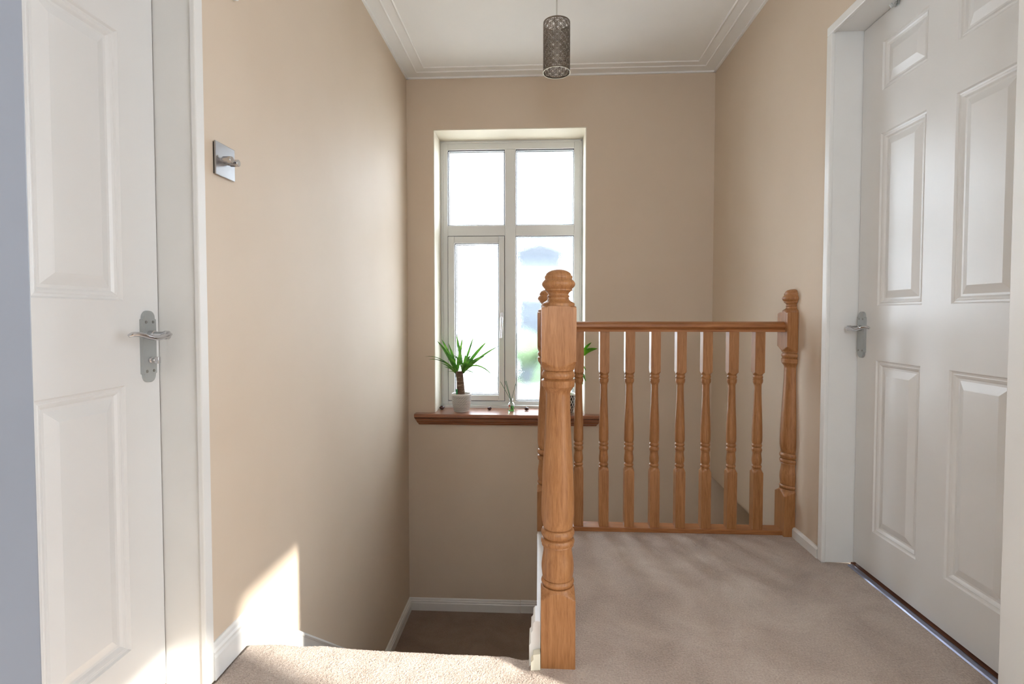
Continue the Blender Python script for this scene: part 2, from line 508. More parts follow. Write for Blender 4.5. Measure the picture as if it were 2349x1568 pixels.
# descending string on the left wall and level skirtings
def string_at(y): return 0.078 - 0.788 * (y - 1.42)
b = MB()
b.prism([(1.43, 0.078), (1.43, -0.30), (1.60, -0.45), (2.672, -1.13), (2.672, string_at(2.672)), (1.45, string_at(1.45))], 'x', XL, XL + 0.016)
b.tube([(XL + 0.012, 1.44, 0.072), (XL + 0.012, 2.672, string_at(2.672) - 0.004)], 0.008, 8)
structure(b.build('trim_stair_string_left', M['gloss']))
b = MB()
b.prism([(XL + o, z) for o, z in sk_prof(0.092, 0.014)], 'y', LD1 + 0.03, 1.44)
structure(b.build('baseboard_left', M['gloss']))
b = MB()
b.prism([(XL + o, -0.985 + z) for o, z in sk_prof(0.078, 0.018)], 'y', 2.66, YB)
structure(b.build('baseboard_left_landing', M['gloss']))
b = MB()
b.prism([(YB - o, -0.985 + z) for o, z in sk_prof(0.078, 0.018)], 'x', XL, -0.115)
b.prism([(YB - o - 0.001, -0.985 + z + 0.002) for o, z in sk_prof(0.078, 0.018)], 'x', -0.113, XR + 0.36)
structure(b.build('baseboard_back', M['gloss']))
b = MB()
b.prism([(XR, 0), (XR - 0.013, 0), (XR - 0.013, 0.034), (XR - 0.007, 0.042), (XR, 0.042)], 'y', RD1 + 0.03, 2.236)
structure(b.build('baseboard_right', M['gloss']))
# white apron under the side balustrade
structure(MB().box(-0.004, 0.03, 1.42, FY, -1.6, 0.002).build('trim_stair_apron', M['gloss']))
structure(MB().box(0.03, XR, FY - 0.02, FY, -0.24, -0.001).build('trim_landing_edge', M['gloss']))
b = MB()
pr = [(0.006, -0.012), (-0.024, -0.012), (-0.024, 0.052), (-0.019, 0.058), (-0.019, 0.086), (-0.014, 0.092), (-0.013, 0.112), (-0.008, 0.118), (0.006, 0.118)]
b.prism(pr, 'y', 1.375, 1.45)
n = len(pr)
vs = [(p[0], 1.45, p[1]) for p in pr] + [(p[0], 2.62, p[1] - 0.788 * 1.17) for p in pr]
b.add(vs, [(i, (i + 1) % n, n + (i + 1) % n, n + i) for i in range(n)])
b.prism([(0.006, -0.008), (-0.019, -0.008), (-0.019, 0.020), (-0.012, 0.028), (-0.013, 0.040), (0.006, 0.044)], 'y', 1.352, 1.376, 1)
structure(b.build('trim_stair_string_right', [M['gloss'], M['cream']], bevel=0.001))

# ------------------------------------------------------------ window
win = empty('window_1', (0, 0, 0), 'structure')
FYP = 3.53          # front plane of the frame
b = MB()
gx = [(-0.617, -0.229), (-0.156, 0.236)]
# outer frame, mullion, transom
b.box(WX0, gx[0][0], FYP, FYP + 0.06, WZ0, WZ1).box(gx[1][1], WX1, FYP, FYP + 0.06, WZ0, WZ1)
b.box(gx[0][0], gx[1][1], FYP, FYP + 0.06, 2.052, WZ1).box(gx[0][0], gx[1][1], FYP, FYP + 0.06, WZ0, 0.352)
b.box(gx[0][1], gx[1][0], FYP - 0.001, FYP + 0.06, 0.352, 2.052)
b.box(gx[0][0], gx[0][1], FYP, FYP + 0.06, 1.474, 1.545).box(gx[1][0], gx[1][1], FYP, FYP + 0.06, 1.474, 1.545)
b.box(WX0, WX1, FYP - 0.03, FYP + 0.02, WZ0, WZ0 + 0.022)
# narrow step mouldings along the frame edge
for (x0, x1, z0, z1) in ((WX0 + 0.012, WX1 - 0.012, WZ0 + 0.03, WZ1 - 0.012),):
    b.box(x0, x0 + 0.012, FYP - 0.006, FYP, z0, z1).box(x1 - 0.012, x1, FYP - 0.006, FYP, z0, z1).box(x0, x1, FYP - 0.006, FYP, z1 - 0.012, z1)
b.build('frame', M['upvc'], win, bevel=0.003)
def beads(b, x0, x1, z0, z1, y, w=0.006, d=0.012, mi=0):
    b.box(x0, x0 + w, y, y + d, z0, z1, mi).box(x1 - w, x1, y, y + d, z0, z1, mi)
    b.box(x0 + w, x1 - w, y, y + d, z0, z0 + w, mi).box(x0 + w, x1 - w, y, y + d, z1 - w, z1, mi)
sash = MB()
sx0, sx1, sz0, sz1 = -0.614, -0.232, 0.357, 1.470
hx0, hx1, hz0, hz1 = -0.570, -0.270, 0.395, 1.424
sash.box(sx0, hx0, FYP - 0.012, FYP + 0.045, sz0, sz1).box(hx1, sx1, FYP - 0.012, FYP + 0.045, sz0, sz1)
sash.box(hx0, hx1, FYP - 0.012, FYP + 0.045, sz0, hz0).box(hx0, hx1, FYP - 0.012, FYP + 0.045, hz1, sz1)
so = sash.build('sash', M['upvc'], win, bevel=0.004)
gk = MB()
beads(gk, -0.617, -0.229, 0.353, 1.474, FYP - 0.001, 0.0028, 0.003)
beads(gk, hx0, hx1, hz0, hz1, FYP + 0.006, 0.004, 0.01)
for (x0, x1, z0, z1) in ((gx[0][0], gx[0][1], 1.545, 2.052), (gx[1][0], gx[1][1], 1.545, 2.052), (gx[1][0], gx[1][1], 0.352, 1.474)):
    beads(gk, x0, x1, z0, z1, FYP + 0.012, 0.004, 0.01)
gk.build('gasket', M['gasket'], win)
sp = MB()
for (x0, x1, z0, z1) in ((gx[0][0], gx[0][1], 1.545, 2.052), (gx[1][0], gx[1][1], 1.545, 2.052), (gx[1][0], gx[1][1], 0.352, 1.474), (hx0, hx1, hz0, hz1)):
    beads(sp, x0 + 0.004, x1 - 0.004, z0 + 0.004, z1 - 0.004, FYP + 0.035, 0.006, 0.012)
sp.build('spacer_bar', M['spacer'], win)
for (x0, x1, z0, z1) in ((gx[0][0], gx[0][1], 1.545, 2.052), (gx[1][0], gx[1][1], 1.545, 2.052), (hx0, hx1, hz0, hz1), (gx[1][0], gx[1][1], 0.352, 1.474)):
    MB().box(x0, x1, FYP + 0.022, FYP + 0.026, z0, z1).build('glass_pane', M['glass'], win)
# espagnolette handle
hd = MB()
hx = -0.247
hd.box(hx - 0.008, hx + 0.010, FYP - 0.022, FYP - 0.012, 0.895, 0.958)
hd.lathe([(0, 0.009), (0.022, 0.008), (0.026, 0.005)], 16, (hx, FYP - 0.046, 0.905), axis='y')
hd.tube([(hx, FYP - 0.040, 0.925), (hx - 0.001, FYP - 0.046, 0.890), (hx - 0.004, FYP - 0.048, 0.85), (hx - 0.006, FYP - 0.046, 0.81), (hx - 0.006, FYP - 0.044, 0.785)], [0.009, 0.008, 0.006, 0.006, 0.007], 10)
hd.build('window_handle', M['chrome'], so, bevel=0.002)
# timber window board
b = MB()
b.prism([(FYP + 0.01, 0.281), (FYP + 0.01, 0.310), (3.262, 0.310), (3.256, 0.304), (3.256, 0.292), (3.262, 0.286), (3.275, 0.281)], 'x', -0.790, 0.395)
wb = b.build('window_sill', [M['sill']], win)
b = MB()
prof = [(YB, 0.281), (3.268, 0.281), (3.270, 0.272), (3.281, 0.262), (3.286, 0.252), (3.296, 0.246), (3.300, 0.236), (YB, 0.234)]
n = len(prof)
x0s = [-0.788 + (0.281 - z) * 0.42 for _, z in prof]; x1s = [0.393 - (0.281 - z) * 0.62 for _, z in prof]
vs = [(x, y, z) for x, (y, z) in zip(x0s, prof)] + [(x, y, z) for x, (y, z) in zip(x1s, prof)]
b.add(vs, [(i, (i + 1) % n, n + (i + 1) % n, n + i) for i in range(n)] + [tuple(range(n)), tuple(range(2 * n - 1, n - 1, -1))])
b.build('sill_moulding', M['sill'], win)

# ------------------------------------------------------------ doors
def leaf_mesh(w, h, t, cols, rows, zb):
    """six-panel moulded leaf in local u (0..w), v (zb..h), depth n (0 = face, negative = back)"""
    vs = []; fs = []
    def V(u, v, n): vs.append((u, v, n)); return len(vs) - 1
    us = sorted({0, w} | {u for c in cols for u in c}); zs = sorted({zb, h} | {z for r in rows for z in r})
    for ia in range(len(us) - 1):
        for iz in range(len(zs) - 1):
            u0, u1, z0, z1 = us[ia], us[ia + 1], zs[iz], zs[iz + 1]
            ispan = any(abs(u0 - c[0]) < 1e-6 for c in cols) and any(abs(z0 - r[0]) < 1e-6 for r in rows)
            if not ispan:
                fs.append((V(u0, z0, 0), V(u1, z0, 0), V(u1, z1, 0), V(u0, z1, 0)))
            else:
                rings = [(0, 0), (0.004, -0.0045), (0.009, -0.0055), (0.011, -0.0045), (0.016, -0.0065), (0.021, -0.0105), (0.027, -0.0105), (0.048, -0.0025), (0.051, -0.0015)]
                prev = None
                for ins, d in rings:
                    cur = [V(u0 + ins, z0 + ins, d), V(u1 - ins, z0 + ins, d), V(u1 - ins, z1 - ins, d), V(u0 + ins, z1 - ins, d)]
                    if prev:
                        for k in range(4): fs.append((prev[k], prev[(k + 1) % 4], cur[(k + 1) % 4], cur[k]))
                    prev = cur
                fs.append(tuple(prev))
    # sides and back
    a = [V(0, zb, 0), V(w, zb, 0), V(w, h, 0), V(0, h, 0)]; c = [V(0, zb, -t), V(w, zb, -t), V(w, h, -t), V(0, h, -t)]
    for k in range(4): fs.append((a[k], a[(k + 1) % 4], c[(k + 1) % 4], c[k]))
    fs.append(tuple(c))
    return vs, fs

PANEL_Z = [(0.167, 0.780), (0.972, 1.571), (1.718, 1.886)]
def make_door(name, side, x_face, y_far, width, label_side):
    """side=-1: left wall (door faces +x); side=+1: right wall (door faces -x). u runs from the latch (far) edge towards the camera"""
    d = empty(name, (0, 0, 0), 'structure')
    w = width
    cols = [(0.107, 0.107 + 0.214), (w - 0.107 - 0.214, w - 0.107)]
    vs, fs = leaf_mesh(w, 1.977, 0.035, cols, PANEL_Z, 0.012)
    mb = MB()
    mb.add([(x_face - side * n, y_far - u, v) for u, v, n in vs], fs)
    leaf = mb.build('door_leaf', M['door'], d)
    return d, leaf

def handle_set(parent, side, xf, yc, zp, turn=False, plate_half=0.021, zt=0.950, zb=0.779):
    """shaped back plate with a wavy lever; lever points towards the hinge side (towards the camera)"""
    s = -side    # outward direction along x
    zc = (zt + zb) / 2; hh = (zt - zb) / 2; w = plate_half
    # outline in (y, z)
    pts = []
    for k in range(0, 13):
        a = PI * k / 12
        pts.append((yc + (w - 0.004) * math.cos(a), zt - (w - 0.004) + (w - 0.004) * math.sin(a)))
    pts += [(yc - w + 0.004, zt - 0.020), (yc - w, zt - 0.021), (yc - w, zb + 0.021), (yc - w + 0.004, zb + 0.020)]
    for k in range(0, 13):
        a = PI + PI * k / 12
        pts.append((yc + (w - 0.004) * math.cos(a), zb + (w - 0.004) + (w - 0.004) * math.sin(a)))
    pts += [(yc + w - 0.004, zb + 0.020), (yc + w, zb + 0.021), (yc + w, zt - 0.021), (yc + w - 0.004, zt - 0.020)]
    mb = MB(); mb.prism(pts, 'x', xf + s * 0.0003, xf + s * 0.009)
    pl = mb.build('handle_plate', M['satin'], parent, bevel=0.0015)
    lv = MB()
    zl = 0.892
    lv.lathe([(0, 0.0105), (0.012, 0.0105), (0.013, 0.0085), (0.034, 0.0085), (0.038, 0.0105), (0.046, 0.010)] if s > 0 else [(0, 0.0105), (-0.012, 0.0105), (-0.013, 0.0085), (-0.034, 0.0085), (-0.038, 0.0105), (-0.046, 0.010)], 20, (xf + s * 0.009, yc, zl), axis='x')
    xo = xf + s * 0.052
    P = [(xo - s * 0.004, yc + 0.012, zl + 0.001), (xo, yc, zl + 0.001), (xo + s * 0.003, yc - 0.020, zl - 0.004), (xo + s * 0.004, yc - 0.042, zl - 0.006), (xo + s * 0.003, yc - 0.064, zl - 0.002), (xo, yc - 0.084, zl + 0.004), (xo - s * 0.006, yc - 0.098, zl + 0.005), (xo - s * 0.012, yc - 0.104, zl + 0.001)]
    RR = [0.0075, 0.0105, 0.0095, 0.009, 0.0095, 0.0105, 0.0105, 0.006]
    PP = []; R2 = []
    for i in range(len(P) - 1):
        p0, p1, p2, p3 = [Vector(P[max(0, min(len(P) - 1, i + q))]) for q in (-1, 0, 1, 2)]
        for q in range(5):
            t = q / 5
            PP.append(0.5 * (2 * p1 + (p2 - p0) * t + (2 * p0 - 5 * p1 + 4 * p2 - p3) * t * t + (3 * p1 - p0 - 3 * p2 + p3) * t ** 3)); R2.append(RR[i] * (1 - t) + RR[i + 1] * t)
    PP.append(Vector(P[-1])); R2.append(RR[-1])
    lv.tube(PP, R2, 16, flat=0.55)
    lv.build('lever', M['chrome'], pl)
    for dz in (zt - 0.027, zb + 0.027):
        for dy in (-0.011, 0.011):
            MB().lathe([(0, 0.0036), (s * 0.0012, 0.0032), (s * 0.0013, 0.0012), (s * 0.0006, 0.0)], 12, (xf + s * 0.009, yc + dy, dz), axis='x').build('screw', M['screw'], pl)
    if turn:
        tb = MB().lathe([(0, 0.0075), (0.004, 0.0075), (0.005, 0.0055), (0.013, 0.005)], 16, (xf + s * 0.009, yc, 0.832), axis='x')
        tb.box(xf + s * 0.020, xf + s * 0.032, yc - 0.004, yc + 0.004, 0.824, 0.840)
        tb.build('thumbturn', M['chrome'], pl, bevel=0.001)
    return pl

# left door
XLD = -0.938
dl, leafl = make_door('door_1', -1, XLD, LD1 + 0.0, 0.762, 'left')
handle_set(leafl, -1, XLD, 1.200, 0.892, True)
b = MB()
b.box(XL - 0.10, XL + 0.003, LD1 + 0.003, LD1 + 0.0195, 0, 1.998).box(XL - 0.10, XL + 0.003, LD0 - 0.0195, LD0 - 0.003, 0, 1.998)
b.box(XL - 0.10, XL + 0.003, LD0 - 0.003, LD1 + 0.003, 1.981, 1.998)
b.box(XL - 0.002, XL + 0.012, LD1 - 0.002, LD1 + 0.030, 0, 1.979).box(XL - 0.002, XL + 0.012, LD0 - 0.030, LD0 + 0.002, 0, 1.979)
b.box(XL - 0.002, XL + 0.012, LD0 - 0.030, LD1 + 0.030, 1.979, 2.012)
b.build('door_frame', M['gloss'], dl, bevel=0.003)
MB().box(XL - 0.16, XL - 0.135, LD0 - 0.05, LD1 + 0.05, -0.05, 2.05).build('door_backing', M['dark'], dl)

# right door
XRD = 1.190
dr, leafr = make_door('door_2', 1, XRD, RD1 - 0.004, 0.757, 'right')
handle_set(leafr, 1, XRD, 1.975, 0.892, False, 0.020, 0.952, 0.783)
b = MB()
b.box(XR - 0.003, XR + 0.119, RD1 - 0.001, RD1 + 0.0195, 0, 1.995).box(XR - 0.003, XR + 0.119, RD0 - 0.0195, RD0 + 0.001, 0, 1.995)
b.box(XR - 0.003, XR + 0.119, RD0 + 0.001, RD1 - 0.001, 1.980, 1.995)
b.box(XR - 0.013, XR + 0.002, RD1 - 0.005, RD1 + 0.026, 0, 1.975).box(XR - 0.013, XR + 0.002, RD0 - 0.075, RD0 + 0.005, 0, 1.975)
b.box(XR - 0.013, XR + 0.002, RD0 - 0.075, RD1 + 0.026, 1.975, 2.006)
b.build('door_frame', M['gloss'], dr, bevel=0.003)
MB().box(XR + 0.155, XR + 0.18, RD0 - 0.05, RD1 + 0.05, 0.0, 2.05).build('door_backing', M['dark'], dr)
MB().box(XRD - 0.006, XRD + 0.035, RD0, RD1, -0.002, 0.004).build('threshold', M['brown_gap'], dr)
b = MB()
b.prism([(1.160, 0.000), (1.163, 0.004), (1.172, 0.0065), (1.181, 0.004), (1.184, 0.0)], 'y', RD0 + 0.01, RD1 - 0.02, 0, True)
tag(b.build('threshold_strip', M['strip']), 'thin metallic carpet edging strip along the bottom of the right hand door', 'threshold strip')

# over-door hook
hk = empty('door_hook', (XRD - 0.002, 1.826, 1.978), label='small grey metal hook hanging over the top of the right hand door', cat='hook')
MB().box(-0.003, 0.0, -0.009, 0.009, -0.012, 0.004).box(-0.003, 0.04, -0.009, 0.009, 0.0, 0.002).build('strap', M['satin'], hk)
MB().tube([(-0.004, 0, -0.002), (-0.010, 0, -0.012), (-0.018, 0, -0.014), (-0.023, 0, -0.006)], [0.004, 0.0045, 0.005, 0.005], 10).build('prong', M['satin'], hk)

# ------------------------------------------------------------ balustrade
A = 0.0455      # newel half width
def arc_prof(z0, z1, rmax, bulge, n=6):
    return [(z0 + (z1 - z0) * i / n, rmax - bulge + bulge * math.sin(PI * i / n)) for i in range(n + 1)]
def interp(pts, step=0.004):
    out = []
    for (z0, r0), (z1, r1) in zip(pts[:-1], pts[1:]):
        n = max(1, int(abs(z1 - z0) / step))
        for i in range(n): 
            t = i / n; out.append((z0 + (z1 - z0) * t, r0 + (r1 - r0) * t))
    out.append(pts[-1]); return out
def smooth_seg(z0, r0, z1, r1, n=10, mode='s'):
    o = []
    for i in range(n + 1):
        t = i / n
        s = {'s': t * t * (3 - 2 * t), 'out': math.sin(t * PI / 2), 'in': 1 - math.cos(t * PI / 2), 'lin': t}[mode]
        o.append((z0 + (z1 - z0) * t, r0 + (r1 - r0) * s))
    return o

def newel_body():
    S2 = A * 1.4143
    p = [(0.0, S2), (0.182, S2)]
    p += smooth_seg(0.184, S2, 0.208, 0.043, 8, 'out')
    p += [(0.209, 0.036)] + arc_prof(0.210, 0.226, 0.0445, 0.004)
    p += [(0.227, 0.0375)] + smooth_seg(0.228, 0.0405, 0.258, 0.0437, 8, 'out')
    p += smooth_seg(0.260, 0.0437, 0.308, 0.0385, 12, 's')
    p += [(0.316, 0.0385), (0.318, 0.0435)] + arc_prof(0.320, 0.336, 0.0455, 0.003)
    p += [(0.338, 0.0375)] + arc_prof(0.341, 0.362, 0.0455, 0.0045)
    p += [(0.364, 0.0365)] + smooth_seg(0.366, 0.0395, 0.405, 0.0445, 8, 'out')
    p += smooth_seg(0.41, 0.0445, 0.725, 0.0325, 26, 's')
    p += smooth_seg(0.727, 0.0325, 0.748, 0.0425, 6, 'in')
    p += [(0.749, 0.0435), (0.765, 0.0450), (0.767, 0.0425), (0.769, 0.0385)] + arc_prof(0.770, 0.790, 0.0445, 0.0045)
    p += [(0.7915, 0.0385)] + smooth_seg(0.793, 0.0425, 0.818, S2, 9, 'in')
    p += [(0.820, S2), (0.955, S2)]
    p += [(0.957, S2 * 0.98), (0.960, S2 * 0.95), (0.963, 0.052), (0.9635, 0.0425)]
    return p
CAP = [(0.9632, 0.0432), (0.970, 0.0435), (0.9715, 0.042)] + smooth_seg(0.972, 0.042, 0.984, 0.0285, 8, 'out') + [(0.986, 0.0280)] + arc_prof(0.987, 0.9925, 0.0303, 0.002, 4) + [(0.993, 0.0275)] + smooth_seg(0.994, 0.0272, 1.004, 0.0345, 6, 'in') + [(1.0045, 0.0368), (1.0075, 0.0370), (1.008, 0.0365)] + arc_prof(1.009, 1.0355, 0.0447, 0.0085, 10) + [(1.036, 0.0362)] + arc_prof(1.0365, 1.0445, 0.0375, 0.0012, 4) + [(1.0447, 0.0350)] + [(1.045 + 0.017 * math.sin(i * PI / 2 / 8), 0.0345 * math.cos(i * PI / 2 / 8)) for i in range(0, 9)]

bal = empty('balustrade', (0.053, 2.28, 0.0), label='turned hardwood balustrade with three newel posts round the open stairwell', cat='balustrade')
bx, by = 0.053, 2.28
def newel(x, y, clip=None, zoff=0.0):
    mb = MB().lathe(newel_body(), 64, (0, 0, 0), square=A)
    o = mb.build('newel_post', M['wood'], bal, angle=28, loc=(x - bx, y - by, zoff), clip=clip)
    c = MB().lathe(CAP, 64, (0, 0, 0))
    c.build('newel_cap', M['wood'], o, angle=28, clip=clip)
    return o
n1 = newel(0.053, 1.405)
n2 = newel(0.0405, 2.280, zoff=-0.010)
n3 = newel(XR - 0.001, 2.280, clip=((-0.0005, 0, 0), (1, 0, 0)), zoff=-0.012)

BA = 0.0205
def baluster_prof():
    S = BA * 1.4143
    p = [(0.018, S), (0.262, S)] + smooth_seg(0.263, S, 0.279, 0.0185, 6, 'out')
    p += [(0.280, 0.0165)] + arc_prof(0.282, 0.294, 0.0205, 0.0025) + [(0.296, 0.0165)]
    p += smooth_seg(0.297, 0.0175, 0.312, 0.0203, 5, 'out') + smooth_seg(0.315, 0.0203, 0.345, 0.0175, 8, 's')
    p += [(0.349, 0.0178), (0.352, 0.0198)] + arc_prof(0.353, 0.368, 0.0212, 0.002) + [(0.371, 0.0175)]
    p += arc_prof(0.373, 0.385, 0.0210, 0.002) + [(0.387, 0.0180)]
    p += smooth_seg(0.389, 0.0192, 0.402, 0.0212, 5, 'out') + smooth_seg(0.41, 0.0212, 0.635, 0.0148, 18, 's')
    p += smooth_seg(0.637, 0.0148, 0.650, 0.0195, 5, 'in') + [(0.652, 0.0200), (0.664, 0.0207), (0.666, 0.0180)]
    p += arc_prof(0.668, 0.680, 0.0205, 0.002) + [(0.682, 0.0178)]
    p += smooth_seg(0.684, 0.0195, 0.695, S, 6, 'in') + [(0.697, S), (0.872, S)]
    return p
bmesh0 = MB().lathe(baluster_prof(), 32, (0, 0, 0), square=BA)
first = bmesh0.build('baluster', M['wood'], bal, angle=28)
spots = [(0.1755 + 0.1093 * i, 2.280) for i in range(8)] + [(0.047, 1.405 + 0.1095 * (i + 1)) for i in range(7)]
for i, (x, y) in enumerate(spots):
    o = first if i == 0 else first.copy()
    if i: COL.objects.link(o); o.parent = bal
    o.location = (x - bx, y - by, 0.0)
def rail_prof(c):
    # (across, up): rounded top, waisted sides
    pts = [(-0.026, 0.868), (0.026, 0.868), (0.027, 0.877), (0.022, 0.881), (0.030, 0.889)]
    for k in range(1, 8):
        a = PI * k / 8
        pts.append((0.031 * math.cos(a), 0.892 + 0.020 * math.sin(a)))
    pts += [(-0.030, 0.889), (-0.022, 0.881), (-0.027, 0.877)]
    return [(c + u, v) for u, v in pts]
MB().prism([(p[0] - by, p[1]) for p in rail_prof(2.280)], 'x', 0.0985 - bx, XR - 0.046 - bx, 0, True).build('handrail', M['wood_x'], bal, angle=25)
MB().prism([(p[0] - bx, p[1]) for p in rail_prof(0.047)], 'y', 1.450 - by, 2.235 - by, 0, True).build('handrail', M['wood_y'], bal, angle=25)
MB().box(0.0985 - bx, XR - 0.046 - bx, 2.250 - by, 2.314 - by, 0.0, 0.019).build('base_rail', M['wood_x'], bal, bevel=0.0015)
MB().box(0.021 - bx, 0.085 - bx, 1.450 - by, 2.235 - by, 0.0, 0.019).build('base_rail', M['wood_y'], bal, bevel=0.0015)

# ------------------------------------------------------------ dimmer switch, small wall fitting
sw = empty('dimmer_switch', (XL, 1.361, 1.348), label='square brushed steel two-knob dimmer switch on the left beige wall', cat='light switch')
MB().box(0.0002, 0.004, -0.0405, 0.0405, -0.0405, 0.0405).build('back_box', M['dark'], sw)
MB().box(0.004, 0.0085, -0.043, 0.043, -0.043, 0.043).build('face_plate', M['steel'], sw, bevel=0.0015)
for dy in (-0.018, 0.013):
    MB().lathe([(0.0085, 0.0055), (0.015, 0.0055), (0.0155, 0.0095), (0.036, 0.0092), (0.0372, 0.0082)], 28, (0, dy, -0.001), axis='x').build('knob', M['chrome'], sw, angle=30)
MB().lathe([(0.0085, 0.0035), (0.0095, 0.003), (0.0096, 0.0)], 14, (0, -0.034, 0.004), axis='x').build('screw', M['screw'], sw)
wf = MB().lathe([(0.0, 0.0), (0.001, 0.019), (0.010, 0.019), (0.015, 0.015), (0.016, 0.0)], 28, (0, 0, 0), axis='x')
tag(wf.build('wall_sensor', M['gloss'], loc=(XL, 1.418, 1.823)), 'small round white fitting high on the beige wall above the dimmer switch', 'sensor')

# ------------------------------------------------------------ pendant lamp
pcx, pcy, pz0, pz1, pr_ = 0.079, 2.39, 2.030, 2.250, 0.0605
pl = empty('pendant_lamp', (pcx, pcy, ZC), label='perforated dark metal cylinder pendant hanging from the white ceiling', cat='pendant light')
zo = -ZC
MB().tube([(0, 0, 0), (0, 0, pz1 + zo - 0.03)], 0.0032, 8).build('cord', M['cord'], pl)
MB().lathe([(0, 0.045), (-0.012, 0.043), (-0.03, 0.022), (-0.034, 0.006)], 28).build('ceiling_rose', M['cord'], pl)
MB().lathe([(pz1 + zo - 0.03, 0.010), (pz1 + zo - 0.035, 0.017), (pz1 + zo - 0.085, 0.019), (pz1 + zo - 0.087, 0.0)], 20).build('lamp_holder', M['cord'], pl)
MB().lathe([(pz1 + zo - 0.085, 0.013), (pz1 + zo - 0.10, 0.015), (pz1 + zo - 0.12, 0.017), (pz1 + zo - 0.145, 0.0175), (pz1 + zo - 0.160, 0.012), (pz1 + zo - 0.164, 0.0)], 20).build('bulb', M['bulb'], pl)
sh = MB()
def cyl(u, z, r): a = u / pr_; return (r * math.cos(a), r * math.sin(a), z)
th = 0.0012
def strap(u0, z0, u1, z1, w):
    L = math.hypot(u1 - u0, z1 - z0)
    if L < 1e-6: return
    n = max(1, int(L / 0.006)); nu, nz = -(z1 - z0) / L * w / 2, (u1 - u0) / L * w / 2
    vs = []
    for i in range(n + 1):
        t = i / n; u = u0 + (u1 - u0) * t; z = z0 + (z1 - z0) * t
        for su, r in ((1, pr_), (-1, pr_), (-1, pr_ - th), (1, pr_ - th)):
            vs.append(cyl(u + su * nu, z + su * nz, r))
    fs = []
    for i in range(n):
        for k in range(4): fs.append((i * 4 + k, i * 4 + (k + 1) % 4, (i + 1) * 4 + (k + 1) % 4, (i + 1) * 4 + k))
    sh.add(vs, fs)
circ = 2 * PI * pr_; NC = 12; cw = circ / NC; NR = 7
zt0, zt1 = pz0 + zo + 0.004, pz1 + zo - 0.004
ch = (zt1 - zt0) / NR
for j in range(NR):
    for i in range(NC):
        cu = (i + 0.5) * cw; cz = zt0 + (j + 0.5) * ch
        rr = 0.60 * min(cw, ch) / 2
        for k in range(8):
            a = k * PI / 4 + PI / 8
            q = min(0.5 * cw / max(abs(math.cos(a)), 1e-6), 0.5 * ch / max(abs(math.sin(a)), 1e-6))
            strap(cu, cz, cu + q * math.cos(a), cz + q * math.sin(a), 0.0021)
            strap(cu + rr * math.cos(a), cz + rr * math.sin(a), cu + rr * math.cos(a + PI / 4), cz + rr * math.sin(a + PI / 4), 0.0019)
        for sx, sz in ((1, 1), (1, -1), (-1, 1), (-1, -1)):
            strap(cu + sx * cw * 0.5, cz + sz * ch * 0.22, cu + sx * cw * 0.22, cz + sz * ch * 0.5, 0.0018)
            strap(cu + sx * rr * 0.72, cz + sz * rr * 0.72, cu + sx * cw * 0.5, cz + sz * ch * 0.5, 0.0018)
        strap(cu - cw / 2, cz - ch / 2, cu - cw / 2, cz + ch / 2, 0.0018)
for z0, z1 in ((pz0 + zo, pz0 + zo + 0.006), (pz1 + zo - 0.006, pz1 + zo)):
    sh.lathe([(z0, pr_), (z1, pr_), (z1, pr_ - th), (z0, pr_ - th), (z0, pr_)], 48, cap=False)
so_ = sh.build('lamp_shade', M['bronze'], pl)
MB().lathe([(pz0 + zo - 0.001, pr_ + 0.0008), (pz0 + zo + 0.001, pr_ + 0.0008), (pz0 + zo + 0.001, pr_ - 0.001), (pz0 + zo - 0.001, pr_ - 0.001), (pz0 + zo - 0.001, pr_ + 0.0008)], 48, cap=False).build('shade_rim', M['rim'], so_)
sp_ = MB()
for k in range(3):
    a = k * 2 * PI / 3 + 0.3
    sp_.tube([(0.012 * math.cos(a), 0.012 * math.sin(a), pz1 + zo - 0.032), (pr_ * math.cos(a), pr_ * math.sin(a), pz1 + zo - 0.004)], 0.0014, 6)
sp_.build('spider', M['bronze'], pl)

# ------------------------------------------------------------ things on the sill
SILL = 0.3102
def leaf_strip(mb, pts, w, fold=0.25, mi=0, up=Vector((0, 0, 1))):
    pts = [Vector(p) for p in pts]; n = len(pts); vs = []; fs = []
    for i, p in enumerate(pts):
        t = i / (n - 1)
        ww = w * (math.sin(PI * min(1, (t * 0.9 + 0.1))) ** 0.6) * (1 - 0.25 * t) * 0.5
        if i == n - 1: ww = 0.0003
        tg = (pts[min(i + 1, n - 1)] - pts[max(i - 1, 0)]).normalized()
        s = tg.cross(up)
        if s.length < 0.05: s = tg.cross(Vector((0, 1, 0)))
        s.normalize(); nn = s.cross(tg).normalized()
        vs += [p - s * ww + nn * ww * fold, p, p + s * ww + nn * ww * fold]
    for i in range(n - 1):
        for k in range(2): fs.append((i * 3 + k, i * 3 + k + 1, i * 3 + k + 4, i * 3 + k + 3))
    mb.add(vs, fs, mi, True)
def bez(a, c, d, n=9):
    a, c, d = Vector(a), Vector(c), Vector(d)
    return [a * (1 - t) ** 2 + c * 2 * t * (1 - t) + d * t * t for t in [i / n for i in range(n + 1)]]

